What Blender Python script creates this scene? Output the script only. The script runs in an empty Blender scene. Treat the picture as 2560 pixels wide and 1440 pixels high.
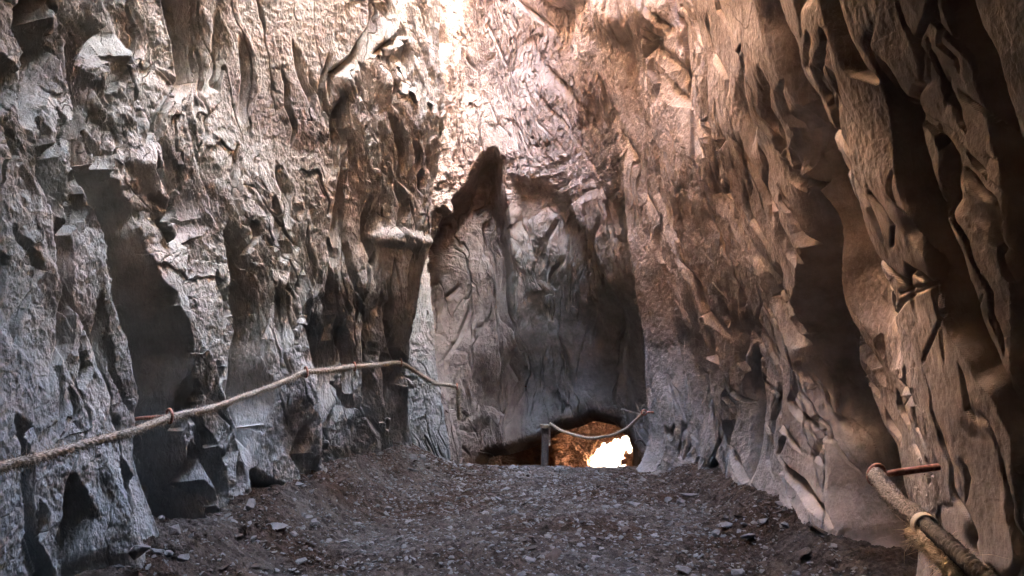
import bpy, math, random
import numpy as np
from mathutils import Vector

# ------------------------------------------------------------------ camera, sky, sun, exposure
QUAL = 1.0
sc = bpy.context.scene
COL = sc.collection
cam_d = bpy.data.cameras.new("camera")
cam = bpy.data.objects.new("camera", cam_d)
COL.objects.link(cam)
cam_d.sensor_width = 36.0
cam_d.lens = 26.0
cam_d.clip_start = 0.05
cam_d.clip_end = 2000.0
cam.location = (0, 0, 1.6)
cam.rotation_euler = (math.radians(90), 0, 0)
sc.camera = cam
F = 2560 * 26.0 / 36.0          # focal length in photo pixels

SUN_EL, SUN_AZ = 42.0, 122.0     # azimuth measured from +Y towards +X
w = bpy.data.worlds.new("World")
sc.world = w
w.use_nodes = True
nt = w.node_tree
bg = nt.nodes["Background"]
sky = nt.nodes.new("ShaderNodeTexSky")
sky.sky_type = 'NISHITA'
sky.sun_disc = False
sky.sun_elevation = math.radians(SUN_EL)
sky.sun_rotation = math.radians(SUN_AZ)
sky.dust_density = 5.0
nt.links.new(sky.outputs[0], bg.inputs[0])
bg.inputs[1].default_value = 0.09
sun_d = bpy.data.lights.new("sun", 'SUN')
sun_d.energy = 5.0
sun_d.angle = math.radians(0.5)
sun_d.color = (1.0, 0.93, 0.82)
sun = bpy.data.objects.new("sun", sun_d)
COL.objects.link(sun)
e, a = math.radians(SUN_EL), math.radians(SUN_AZ)
sdir = Vector((math.sin(a) * math.cos(e), math.cos(a) * math.cos(e), math.sin(e)))
sun.rotation_euler = sdir.to_track_quat('Z', 'Y').to_euler()
sun.location = sdir * 30
sc.view_settings.view_transform = 'Standard'
sc.view_settings.look = 'None'
sc.view_settings.exposure = 8.6
sc.view_settings.gamma = 1.0
sc.cycles.use_denoising = True
sc.cycles.max_bounces = 5
sc.cycles.diffuse_bounces = 3
sc.cycles.glossy_bounces = 1
sc.cycles.caustics_reflective = False
sc.cycles.caustics_refractive = False
sc.cycles.sample_clamp_indirect = 8.0

# ------------------------------------------------------------------ helpers
def P(px, py, y):
    """world point seen at photo pixel (px, py) at distance y in front of the camera"""
    return np.array([(px - 1280) / F * y, y, 1.6 + (720 - py) / F * y])

def tag(o, label=None, cat=None, group=None, kind=None):
    if label: o['label'] = label
    if cat: o['category'] = cat
    if group: o['group'] = group
    if kind: o['kind'] = kind
    return o

def mesh_obj(name, verts, faces, mat, parent=None, smooth=False, cols=None, nper=None):
    """faces: (n,4) or (n,3) int array"""
    me = bpy.data.meshes.new(name)
    verts = np.asarray(verts, np.float32)
    faces = np.asarray(faces, np.int32)
    k = faces.shape[1]
    me.vertices.add(len(verts))
    me.vertices.foreach_set("co", verts.ravel())
    me.loops.add(faces.size)
    me.loops.foreach_set("vertex_index", faces.ravel())
    me.polygons.add(len(faces))
    me.polygons.foreach_set("loop_start", np.arange(0, faces.size, k, dtype=np.int32))
    me.polygons.foreach_set("use_smooth", np.full(len(faces), smooth, dtype=bool))
    me.update(calc_edges=True)
    if cols is not None:
        ca = me.color_attributes.new("rock", 'FLOAT_COLOR', 'POINT')
        c4 = np.ones((len(verts), 4), np.float32)
        c4[:, :3] = cols[:, :3]
        if cols.shape[1] == 4: c4[:, 3] = cols[:, 3]      # how broken the surface is
        ca.data.foreach_set("color", c4.ravel())
    me.materials.append(mat)
    o = bpy.data.objects.new(name, me)
    COL.objects.link(o)
    if parent: o.parent = parent
    return o

def grid_faces(nr, nc):
    i = np.arange(nr - 1)[:, None] * nc + np.arange(nc - 1)[None, :]
    i = i.ravel()
    return np.stack([i, i + 1, i + nc + 1, i + nc], 1)

def ss(a, b, x):
    t = np.clip((x - a) / (b - a), 0, 1)
    return t * t * (3 - 2 * t)

def hashf(ix, iy, seed):
    h = (ix.astype(np.int64) * 374761393 + iy.astype(np.int64) * 668265263 + seed * 974711) & 0xffffffff
    h = ((h ^ (h >> 13)) * 1274126177) & 0xffffffff
    h = h ^ (h >> 16)
    return h

def perlin(x, y, seed=0):
    x0 = np.floor(x); y0 = np.floor(y)
    fx = (x - x0).astype(np.float32); fy = (y - y0).astype(np.float32)
    ix = x0.astype(np.int32); iy = y0.astype(np.int32)
    u = fx * fx * fx * (fx * (fx * 6 - 15) + 10)
    v = fy * fy * fy * (fy * (fy * 6 - 15) + 10)
    def g(dx, dy):
        k = hashf(ix + dx, iy + dy, seed) & 255
        return GX[k] * (fx - dx) + GY[k] * (fy - dy)
    a_ = g(0, 0); b_ = g(1, 0); c_ = g(0, 1); d_ = g(1, 1)
    t0 = a_ + u * (b_ - a_); t1 = c_ + u * (d_ - c_)
    return (t0 + v * (t1 - t0)) * 1.5
_ang = np.random.RandomState(5).rand(256).astype(np.float32) * 2 * np.pi
GX = np.cos(_ang); GY = np.sin(_ang)

def fbm(x, y, octs, seed=0, gain=0.5, ridge=False):
    s = 0; am = 1.0; f = 1.0
    for k in range(octs):
        n = perlin(x * f + 17.3 * k, y * f - 9.1 * k, seed + k)
        if ridge: n = 1 - 2 * np.abs(n)
        s = s + am * n
        am *= gain; f *= 2.03
    return s

def voronoi(x, y, seed):
    """nearest cell: three random numbers, offset from its centre, F2-F1"""
    x0 = np.floor(x).astype(np.int32); y0 = np.floor(y).astype(np.int32)
    d1 = np.full(x.shape, 9.0, np.float32); d2 = d1.copy()
    r = np.zeros(x.shape, np.int64); ox = np.zeros(x.shape, np.float32); oy = ox.copy()
    for dx in (-1, 0, 1):
        for dy in (-1, 0, 1):
            h = hashf(x0 + dx, y0 + dy, seed)
            cx = (x0 + dx + 0.08 + 0.84 * ((h & 1023) / 1023.0)).astype(np.float32)
            cy = (y0 + dy + 0.08 + 0.84 * (((h >> 10) & 1023) / 1023.0)).astype(np.float32)
            ex = (x - cx).astype(np.float32); ey = (y - cy).astype(np.float32)
            d = np.sqrt(ex * ex + ey * ey)
            m = d < d1
            d2 = np.where(m, d1, np.minimum(d2, d))
            d1 = np.where(m, d, d1)
            r = np.where(m, h, r); ox = np.where(m, ex, ox); oy = np.where(m, ey, oy)
    r2 = (r * 2654435761) & 0xffffffff
    A = ((r2 >> 4) & 1023) / 511.5 - 1; B = ((r2 >> 14) & 1023) / 511.5 - 1; C = ((r >> 20) & 1023) / 511.5 - 1
    return A.astype(np.float32), B.astype(np.float32), C.astype(np.float32), ox, oy, d2 - d1

def shingle(x, y, seed, tx=0.0, ty=0.0, crack=0.3):
    """overlapping spalled plates: each cell offset and tilted, with broken edges"""
    A, B, C, ox, oy, e_ = voronoi(x, y, seed)
    h = 0.45 * A + (0.8 * B + tx) * ox + (0.7 * C + ty) * oy
    return h - crack * np.exp(-(e_ / 0.06) ** 2) * (0.5 + 0.5 * B)

# ------------------------------------------------------------------ materials
def new_mat(name):
    m = bpy.data.materials.new(name)
    m.use_nodes = True
    return m, m.node_tree.nodes, m.node_tree.links, m.node_tree.nodes["Principled BSDF"]

def rock_mat(name, base=None, bump=0.6, speck=0.5, vcol=True, scale=1.0):
    m, N, L, B = new_mat(name)
    B.inputs["Roughness"].default_value = 1.0
    B.inputs["Specular IOR Level"].default_value = 0.05
    tc = N.new("ShaderNodeTexCoord")
    if vcol:
        at = N.new("ShaderNodeAttribute"); at.attribute_name = "rock"
        src = at.outputs["Color"]
        msk = at.outputs["Alpha"]
    else:
        rgb = N.new("ShaderNodeRGB"); rgb.outputs[0].default_value = (*base, 1)
        src = rgb.outputs[0]
    # mottling
    n1 = N.new("ShaderNodeTexNoise"); n1.inputs["Scale"].default_value = 7 * scale
    n1.inputs["Detail"].default_value = 9; n1.inputs["Roughness"].default_value = 0.68
    L.new(tc.outputs["Object"], n1.inputs["Vector"])
    mr = N.new("ShaderNodeMapRange"); mr.inputs["From Min"].default_value = 0.3; mr.inputs["From Max"].default_value = 0.7
    mr.inputs["To Min"].default_value = 0.68; mr.inputs["To Max"].default_value = 1.3
    L.new(n1.outputs["Fac"], mr.inputs["Value"])
    mul = N.new("ShaderNodeVectorMath"); mul.operation = 'SCALE'
    L.new(src, mul.inputs[0]); L.new(mr.outputs[0], mul.inputs["Scale"])
    # pale mineral specks
    n2 = N.new("ShaderNodeTexNoise"); n2.inputs["Scale"].default_value = 55 * scale
    n2.inputs["Detail"].default_value = 5; n2.inputs["Roughness"].default_value = 0.7
    L.new(tc.outputs["Object"], n2.inputs["Vector"])
    m2 = N.new("ShaderNodeMapRange"); m2.inputs["From Min"].default_value = 0.66; m2.inputs["From Max"].default_value = 0.76
    m2.inputs["To Max"].default_value = speck
    L.new(n2.outputs["Fac"], m2.inputs["Value"])
    mx = N.new("ShaderNodeMix"); mx.data_type = 'RGBA'
    L.new(m2.outputs[0], mx.inputs["Factor"]); L.new(mul.outputs[0], mx.inputs["A"])
    mx.inputs["B"].default_value = (0.55, 0.5, 0.44, 1)
    L.new(mx.outputs["Result"], B.inputs["Base Color"])
    # fine relief
    mp = N.new("ShaderNodeMapping"); mp.inputs["Scale"].default_value = (1, 1, 0.45)
    L.new(tc.outputs["Object"], mp.inputs["Vector"])
    b1 = N.new("ShaderNodeTexNoise"); b1.inputs["Scale"].default_value = 26 * scale
    b1.inputs["Detail"].default_value = 10; b1.inputs["Roughness"].default_value = 0.7
    b1.inputs["Distortion"].default_value = 0.6
    L.new(mp.outputs[0], b1.inputs["Vector"])
    bp = N.new("ShaderNodeBump"); bp.inputs["Strength"].default_value = bump * 0.7
    bp.inputs["Distance"].default_value = 0.018
    if vcol:
        q_ = N.new("ShaderNodeMath"); q_.operation = 'MULTIPLY'; q_.inputs[1].default_value = bump * 0.7
        L.new(msk, q_.inputs[0]); L.new(q_.outputs[0], bp.inputs["Strength"])
    L.new(b1.outputs["Fac"], bp.inputs["Height"])
    # angular chips: each Voronoi cell stands at its own height and tilt
    prev = bp
    for vs_, dist_ in ((34 * scale, 0.011), (90 * scale, 0.005)):
        dn = N.new("ShaderNodeVectorMath"); dn.operation = 'MULTIPLY_ADD'
        L.new(b1.outputs["Color"], dn.inputs[0]); dn.inputs[1].default_value = (0.05, 0.05, 0.05)
        L.new(mp.outputs[0], dn.inputs[2])
        vo = N.new("ShaderNodeTexVoronoi"); vo.inputs["Scale"].default_value = vs_
        L.new(dn.outputs[0], vo.inputs["Vector"])
        ad = N.new("ShaderNodeMath"); ad.operation = 'MULTIPLY_ADD'
        sx = N.new("ShaderNodeSeparateColor"); L.new(vo.outputs["Color"], sx.inputs[0])
        L.new(vo.outputs["Distance"], ad.inputs[0]); ad.inputs[1].default_value = -0.8
        L.new(sx.outputs[0], ad.inputs[2])
        b2 = N.new("ShaderNodeBump"); b2.inputs["Strength"].default_value = bump
        b2.inputs["Distance"].default_value = dist_
        if vcol:
            q_ = N.new("ShaderNodeMath"); q_.operation = 'MULTIPLY'; q_.inputs[1].default_value = bump
            L.new(msk, q_.inputs[0]); L.new(q_.outputs[0], b2.inputs["Strength"])
        L.new(ad.outputs[0], b2.inputs["Height"]); L.new(prev.outputs[0], b2.inputs["Normal"])
        prev = b2
    L.new(prev.outputs[0], B.inputs["Normal"])
    return m

M_ROCK = rock_mat("slate_rock")
M_FLOOR = rock_mat("dust_floor", bump=0.7, speck=0.35, scale=1.6)
M_ORANGE = rock_mat("ochre_rock", base=(0.11, 0.045, 0.02), bump=1.0, vcol=False, scale=1.3)
M_PALE = rock_mat("pale_ground", base=(0.035, 0.029, 0.024), bump=0.6, vcol=False)
M_STONE = rock_mat("grey_stone", base=(0.10, 0.102, 0.104), bump=0.4, vcol=False, scale=2.5)
M_STONE2 = rock_mat("brown_stone", base=(0.058, 0.048, 0.043), bump=0.4, vcol=False, scale=2.5)

# ------------------------------------------------------------------ cave walls: plan curves at eight heights
LV = np.array([-1.0, 0, 1, 2, 3, 4, 5.5, 7.2])
def st(y, xs): return [(x, y) for x in xs]
# each station lists (x, y) at heights 0,1,2,3,4,5.5,7.2
ST = [
 ("L", st(-4.0, [0.0] * 7)),
 ("L", st(-3.6, [-1.6, -1.7, -1.8, -1.9, -2.0, -2.0, -1.9])),
 ("L", st(-1.0, [-1.9, -1.95, -2.05, -2.2, -2.3, -2.3, -2.2])),
 ("L", st(1.0, [-1.95, -2.0, -2.15, -2.3, -2.45, -2.5, -2.4])),
 ("L", st(2.4, [-1.92, -2.0, -2.15, -2.35, -2.5, -2.6, -2.5])),
 ("L", st(3.3, [-1.85, -1.95, -2.12, -2.3, -2.45, -2.6, -2.5])),
 ("L", st(4.1, [-1.72, -1.85, -2.0, -2.15, -2.3, -2.45, -2.4])),
 ("L", st(4.9, [-1.5, -1.58, -1.68, -1.75, -1.85, -2.0, -1.9])),
 ("L", [(-1.27, 5.75), (-1.33, 5.7), (-1.2, 5.6), (-1.15, 5.5), (-1.15, 5.5), (-1.2, 5.5), (-1.2, 5.5)]),
 ("L", [(-0.98, 6.75), (-0.95, 6.45), (-0.70, 6.15), (-0.62, 6.15), (-0.59, 6.15), (-0.6, 6.15), (-0.6, 6.15)]),
 ("B", [(-1.25, 7.15), (-1.3, 7.1), (-1.0, 6.95), (-0.92, 6.9), (-0.88, 6.9), (-0.85, 6.8), (-0.85, 6.8)]),
 ("B", [(-0.56, 7.5), (-0.69, 7.5), (-0.85, 7.7), (-0.8, 7.6), (-0.75, 7.5), (-0.7, 7.4), (-0.7, 7.4)]),
 ("B", [(-0.75, 8.9), (-0.8, 8.8), (-0.7, 8.5), (-0.62, 8.45), (-0.5, 8.35), (-0.5, 7.9), (-0.5, 7.6)]),
 ("B", [(-0.42, 9.4), (-0.45, 9.0), (-0.42, 8.65), (-0.35, 8.55), (-0.3, 8.5), (-0.25, 7.9), (-0.2, 7.8)]),
 ("B", [(-0.05, 9.4), (-0.05, 9.0), (-0.05, 8.65), (-0.02, 8.55), (0.0, 8.45), (0.05, 7.9), (0.05, 7.8)]),
 ("B", [(0.66, 9.3), (0.62, 8.95), (0.5, 8.55), (0.45, 8.4), (0.38, 8.15), (0.35, 7.5), (0.35, 7.4)]),
 ("B", [(1.55, 8.8), (1.42, 8.5), (1.12, 7.9), (0.92, 7.6), (0.68, 7.3), (0.9, 7.2), (0.7, 7.2)]),
 ("R", [(1.7, 7.4), (1.6, 7.4), (1.2, 7.2), (1.0, 6.95), (0.82, 6.65), (1.0, 6.6), (1.0, 6.6)]),
 ("R", [(1.33, 6.9), (1.23, 6.9), (1.09, 6.6), (1.02, 6.35), (0.92, 6.1), (1.3, 6.0), (1.1, 6.0)]),
 ("R", [(1.57, 6.05), (1.49, 5.9), (1.33, 5.75), (1.20, 5.6), (1.12, 5.45), (1.4, 5.3), (1.2, 5.3)]),
 ("R", [(1.70, 5.45), (1.62, 5.3), (1.42, 5.1), (1.22, 4.95), (1.12, 4.85), (1.4, 4.7), (1.2, 4.7)]),
 ("R", st(4.4, [1.78, 1.70, 1.48, 1.24, 1.05, 1.3, 1.3])),
 ("R", st(3.4, [1.86, 1.76, 1.50, 1.17, 0.92, 1.0, 1.0])),
 ("R", st(2.55, [1.55, 1.40, 1.20, 0.97, 0.82, 0.8, 0.8])),
 ("R", st(1.7, [1.60, 1.45, 1.25, 1.0, 0.85, 0.8, 0.8])),
 ("R", st(0.6, [1.6, 1.5, 1.35, 1.15, 1.0, 1.0, 1.0])),
 ("R", st(-1.0, [1.7, 1.7, 1.7, 1.7, 1.7, 1.7, 1.7])),
 ("R", st(-3.6, [1.6, 1.6, 1.6, 1.6, 1.6, 1.6, 1.6])),
 ("R", st(-4.0, [0.0] * 7)),
]
nS = len(ST)
CT = np.zeros((nS, 8, 2))
for i, (zn, pts) in enumerate(ST):
    CT[i, 1:] = pts
    CT[i, 0] = pts[0]

def catmull(C, t):
    n = len(C)
    i = np.clip(np.floor(t).astype(int), 0, n - 2)
    f = (t - i)[:, None, None]
    p0 = C[np.clip(i - 1, 0, n - 1)]; p1 = C[i]; p2 = C[i + 1]; p3 = C[np.clip(i + 2, 0, n - 1)]
    k = 0.35
    m1 = k * (p2 - p0); m2 = k * (p3 - p1)
    f2 = f * f; f3 = f2 * f
    return (2 * f3 - 3 * f2 + 1) * p1 + (f3 - 2 * f2 + f) * m1 + (-2 * f3 + 3 * f2) * p2 + (f3 - f2) * m2

# columns per station interval: dense where the photograph looks
dens = [10, 20, 30, 170, 190, 230, 250, 260, 240, 110, 130, 110, 90, 110, 170, 190, 110, 110, 190, 210, 220, 230, 230, 190, 40, 20, 20, 10]
ts = np.concatenate([i + np.arange(int(d * QUAL)) / int(d * QUAL) for i, d in enumerate(dens)] + [[nS - 1]])
NZ = int(1250 * QUAL)
zz = np.interp(np.linspace(0, 1, NZ), [0, .06, .86, 1.0], [-1.0, -0.3, 4.6, 6.2])
C1 = catmull(CT, ts)                                   # (nt, 8, 2)
zt = np.interp(zz, LV, np.arange(8))
C2 = catmull(np.transpose(C1, (1, 0, 2)), zt)          # (nz, nt, 2)
BX = C2[..., 0].astype(np.float32); BY = C2[..., 1].astype(np.float32)
NT = len(ts)
BZ = np.repeat(zz[:, None], NT, 1).astype(np.float32)
TT = np.repeat(ts[None, :], NZ, 0).astype(np.float32)
# arc length at z = 1.5 as the running coordinate
r0 = np.argmin(np.abs(zz - 1.6))
ds = np.hypot(np.diff(BX[r0]), np.diff(BY[r0]))
S1 = np.concatenate([[0], np.cumsum(ds)]).astype(np.float32)
SS = np.repeat(S1[None, :], NZ, 0)
# coarser grain along the near walls, where the ribs are broad
wgt = np.interp(ts[:-1], [0, 4, 7, 9, 17, 19, 22, 28], [.5, .5, .7, 1, 1, .85, .5, .45])
S2 = np.concatenate([[0], np.cumsum(ds * wgt)]).astype(np.float32)
SG = np.repeat(S2[None, :], NZ, 0)

def normals(X, Y, Z):
    du = np.stack([np.gradient(X, axis=1), np.gradient(Y, axis=1), np.gradient(Z, axis=1)], -1)
    dv = np.stack([np.gradient(X, axis=0), np.gradient(Y, axis=0), np.gradient(Z, axis=0)], -1)
    n = np.cross(dv, du)
    return n / (np.linalg.norm(n, axis=-1, keepdims=True) + 1e-9)
NRM = normals(BX, BY, BZ)       # pointing out of the cave
# sign: at the left wall outward is -x
if NRM[r0, np.argmin(np.abs(ts - 5.5)), 0] > 0: NRM = -NRM
# where the wall is pictured in the photograph (used only to place the modelled features)
yy = np.maximum(BY, 0.3)
U = 1280 + F * BX / yy
V = 720 - F * (BZ - 1.6) / yy
front = BY > 0.8
zoneL = front & (TT < 9.25); zoneB = front & (TT >= 9.0) & (TT < 17.6); zoneR = front & (TT >= 16.6)

def polydist(pts, u, v):
    best = np.full(u.shape, 1e9, np.float32); sgn = np.zeros(u.shape, np.float32); tpar = np.zeros(u.shape, np.float32)
    n = len(pts) - 1
    for k in range(n):
        ax, ay = pts[k]; bx, by = pts[k + 1]
        dx, dy = bx - ax, by - ay
        t = np.clip(((u - ax) * dx + (v - ay) * dy) / (dx * dx + dy * dy), 0, 1)
        ex = u - ax - t * dx; ey = v - ay - t * dy
        d = np.hypot(ex, ey)
        m = d < best
        best = np.where(m, d, best)
        sgn = np.where(m, np.sign(ex * dy - ey * dx), sgn)       # + = right of a downward stroke
        tpar = np.where(m, (k + t) / n, tpar)
    return best, sgn, tpar

WU = 14 * fbm(U / 120, V / 240, 2, 301)
WV = 14 * fbm(U / 150 + 31, V / 200, 2, 302)
UW, VW = U + WU, V + WV

def fissure(D, zone, pts, side, width, depth, sharp=8.0, ease=0.42):
    """a crevice: sharp lip on the line, rounded slope to the given side, tapering out at both ends"""
    width = width * 1.05
    depth = depth * (1.0 + 1.35 * float(ss(.2, .42, np.float32(depth))))
    xs = [p[0] for p in pts]; ys = [p[1] for p in pts]
    run = sum(math.hypot(pts[k + 1][0] - pts[k][0], pts[k + 1][1] - pts[k][1]) for k in range(len(pts) - 1))
    depth = min(depth, run / 850.0)            # short crevices stay shallow
    m = zone & (UW > min(xs) - width * 1.2) & (UW < max(xs) + width * 1.2) & (VW > min(ys) - 40) & (VW < max(ys) + 40)
    if not m.any(): return
    d, s, t = polydist(pts, UW[m], VW[m])
    q = d * s * side
    e0 = 1.0 if ys[0] < 5 else ss(0, ease, t)
    e1 = 1.0 if ys[-1] > 1400 else 1 - ss(1 - ease, 1, t)
    tp = np.clip(e0 * e1, 0, 1) ** 0.8
    w_ = width * (0.25 + 0.75 * tp)
    prof = np.where(q > 0, np.clip(1 - q / w_, 0, 1) ** 1.55, np.exp(-(q / sharp) ** 2))
    D[m] = D[m] + np.maximum(depth * prof * tp - np.maximum(D[m], 0), 0)

def inside(pts, u, v):
    c = np.zeros(u.shape, bool); n = len(pts)
    for k in range(n):
        x1, y1 = pts[k]; x2, y2 = pts[(k + 1) % n]
        if y1 == y2: continue
        c ^= ((y1 > v) != (y2 > v)) & (u < (x2 - x1) * (v - y1) / (y2 - y1) + x1)
    return c

def sdf(pts, u, v):
    d, _, _ = polydist(list(pts) + [pts[0]], u, v)
    return np.where(inside(pts, u, v), d, -d)

D = np.zeros_like(BX)
LF = [  # left wall: points, width, depth
 ([(205, 60), (215, 250), (215, 420), (270, 560), (300, 720), (345, 880), (355, 1000), (385, 1130), (400, 1240), (425, 1340), (440, 1440)], 84, .46),
 ([(435, -20), (465, 90), (478, 200), (480, 270)], 60, .40),
 ([(392, 300), (415, 400), (430, 480), (455, 560), (425, 620)], 85, .40),
 ([(575, 540), (588, 700), (590, 850), (590, 980), (600, 1080), (640, 1180)], 75, .42),
 ([(750, 740), (770, 860), (785, 960), (800, 1100)], 65, .30),
 ([(690, 700), (690, 800), (700, 880)], 30, .14),
 ([(285, -20), (280, 60), (245, 110), (220, 160)], 70, .35),
 ([(70, 0), (62, 60), (100, 130), (80, 200), (65, 260), (68, 330)], 60, .30),
 ([(0, 120), (15, 200), (0, 300)], 40, .2),
 ([(120, 520), (138, 640), (140, 850), (120, 1000)], 22, .10),
 ([(0, 1040), (30, 1130), (50, 1300), (110, 1440)], 36, .2),
 ([(165, 1180), (175, 1300), (170, 1440)], 44, .2),
 ([(225, 740), (240, 850), (250, 950)], 18, .08),
 ([(490, 1060), (520, 1180), (545, 1260), (570, 1340)], 45, .16),
 ([(640, 1170), (660, 1250), (685, 1330)], 60, .25),
 ([(300, 1150), (310, 1250), (340, 1400)], 30, .14),
 ([(935, -20), (925, 60), (890, 150), (838, 190), (830, 285)], 34, .14),
 ([(1002, 40), (1000, 80), (960, 110), (928, 140)], 26, .12),
 ([(905, 180), (910, 230), (895, 250)], 20, .08),
 ([(845, 480), (850, 560), (840, 640)], 22, .08),
 ([(700, 380), (720, 480), (690, 600)], 26, .07),
 ([(600, 80), (625, 200), (610, 320)], 30, .08),
 ([(545, 20), (555, 150), (530, 240)], 26, .08),
 ([(905, 780), (900, 900), (905, 1010), (930, 1090)], 22, .12),
 ([(840, 780), (850, 900), (860, 1000)], 24, .12),
 ([(950, 860), (965, 940), (960, 1040)], 16, .1),
 ([(960, 470), (930, 560), (905, 640)], 20, .07),
]
for pts, wd, dp in LF: fissure(D, zoneL, pts, 1, wd, dp)
RF = [
 ([(1985, -30), (2010, 60), (2040, 150), (2080, 230), (2095, 340), (2115, 450), (2138, 560), (2165, 680), (2195, 800), (2230, 930)], 85, .36),
 ([(2020, 420), (2065, 580), (2100, 720), (2120, 820), (2125, 900), (2150, 1000), (2190, 1130), (2230, 1300), (2250, 1460)], 150, .55),
 ([(2225, 110), (2285, 260), (2325, 410), (2365, 560), (2412, 700), (2465, 850), (2525, 1000), (2570, 1150)], 75, .30),
 ([(2130, -20), (2150, 80), (2190, 160), (2230, 200)], 35, .15),
 ([(2440, -30), (2490, 120), (2535, 300), (2565, 520), (2590, 820), (2600, 1460)], 60, .2),
 ([(1878, 120), (1885, 250), (1895, 400)], 30, .08),
 ([(1990, 240), (2020, 330), (2032, 440)], 34, .12),
 ([(1950, 380), (2010, 440), (2080, 470)], 26, .08),
 ([(1720, 690), (1728, 850), (1742, 1000), (1760, 1210)], 48, .09),
 ([(1660, 740), (1680, 900), (1690, 1000)], 20, .05),
 ([(1872, 820), (1860, 950), (1868, 1100), (1870, 1260)], 14, .10),
 ([(1905, 840), (1920, 960), (1900, 1060), (1910, 1180)], 12, .05),
 ([(1300, -20), (1420, 120), (1500, 200), (1560, 330), (1600, 480), (1700, 690)], 28, .07),
 ([(1590, 90), (1605, 300), (1640, 480), (1720, 620), (1770, 780), (1850, 860)], 26, .08),
 ([(1750, 120), (1770, 280), (1800, 480), (1880, 640), (1960, 780), (2050, 900)], 26, .08),
 ([(1600, 40), (1700, 180), (1740, 330), (1790, 430)], 20, .05),
 ([(1870, 640), (1930, 760), (2000, 880), (2050, 960)], 26, .08),
]
for pts, wd, dp in RF: fissure(D, zoneR, pts, -1, wd, dp)
rr0 = np.random.RandomState(77)
def small_cracks(zone, n, x0, x1, y0, y1, side, slant, wmul):
    for k in range(n):
        px, py = rr0.uniform(x0, x1), rr0.uniform(y0, y1)
        L_ = rr0.uniform(70, 260); m_ = 5
        pts = []
        x = px
        for j in range(m_):
            pts.append((x, py + L_ * j / (m_ - 1)))
            x += L_ / (m_ - 1) * (slant + rr0.normal() * 0.28)
        g = rr0.uniform(0.4, 1.0)
        fissure(D, zone, pts, side, 26 * g * wmul, 0.11 * g * wmul, 4.0, 0.4)
small_cracks(zoneL, 70, -20, 1060, -60, 1300, 1, 0.10, 1.2)
small_cracks(zoneL, 26, 560, 1080, 0, 900, 1, 0.05, 0.8)
small_cracks(zoneR, 46, 1620, 2100, -60, 1150, -1, 0.22, 0.8)
small_cracks(zoneR, 16, 1900, 2160, -60, 1250, -1, 0.30, 0.9)
small_cracks(zoneR, 60, 1580, 2500, -60, 1150, -1, 0.24, 0.42)
small_cracks(zoneB, 30, 1150, 1560, 350, 950, -1, -0.15, 0.35)
small_cracks(zoneB, 16, 1120, 1560, -80, 420, -1, 0.5, 0.3)
# slab flakes on the back wall and right wall vault
for pts, wd, dp in [
 ([(1100, 0), (1115, 120), (1100, 220)], 30, .10),
 ([(1300, 60), (1380, 200), (1480, 300), (1500, 360)], 22, .06),
]:
    fissure(D, zoneB, pts, -1, wd, dp)
# thin joints criss-crossing the near right rock
for pts in [[(2190, 480), (2240, 560), (2230, 620)], [(2340, 700), (2250, 760), (2200, 800)], [(2330, 720), (2360, 760)], [(2240, 740), (2400, 690)],
            [(2420, 420), (2500, 560)], [(2380, 760), (2300, 900)]]:
    d, s, t = polydist(pts, UW, VW)
    D = np.where(zoneR, np.maximum(D, .018 * np.exp(-(d / 5) ** 2)), D)
# the pocket with a pointed top left of the back wall
pocket = [(1060, 640), (1120, 520), (1160, 470), (1190, 415), (1212, 385), (1238, 374), (1256, 400), (1258, 480), (1268, 560), (1280, 660), (1290, 780), (1310, 960), (1330, 1250), (1060, 1250)]
sd = sdf(pocket, U + 0.5 * WU, V + 0.5 * WV)
D = np.where(zoneB & (TT > 10.8), D + 0.5 * ss(-10, 34, sd) * (1 - ss(480, 1120, V)), D)
arch = [(1268, 430), (1350, 445), (1420, 500), (1470, 565), (1520, 680), (1575, 800), (1600, 1250), (1268, 1250)]
sd = sdf(arch, UW, VW)
D = np.where(zoneB & (TT > 12.5), D + 0.16 * ss(-5, 40, sd), D)
# round lip above the low opening
mouth = [(1200, 1250), (1225, 1155), (1300, 1135), (1370, 1115), (1405, 1088), (1460, 1068), (1510, 1080), (1540, 1105), (1556, 1140), (1555, 1250)]
sdm = sdf(mouth, U + 0.7 * WU, V + 0.5 * WV)
D = np.where(zoneB & (TT > 12.2), D + 0.22 * ss(-50, 5, sdm) ** 2, D)
# overhanging lumps at the top
def lump(cx, cy, rx, ry, h, zone):
    global D
    q = np.hypot((UW - cx) / rx, (VW - cy) / ry)
    D = np.where(zone, D - h * (1 - ss(0.25, 1.0, q)), D)
lump(1570, 10, 160, 130, .13, zoneR | zoneB)
lump(1420, -10, 80, 45, .22, zoneR | zoneB)
lump(1000, 600, 90, 30, .06, zoneL)
lump(980, 90, 50, 70, .07, zoneL)
lump(870, 200, 40, 60, .05, zoneL)

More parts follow.
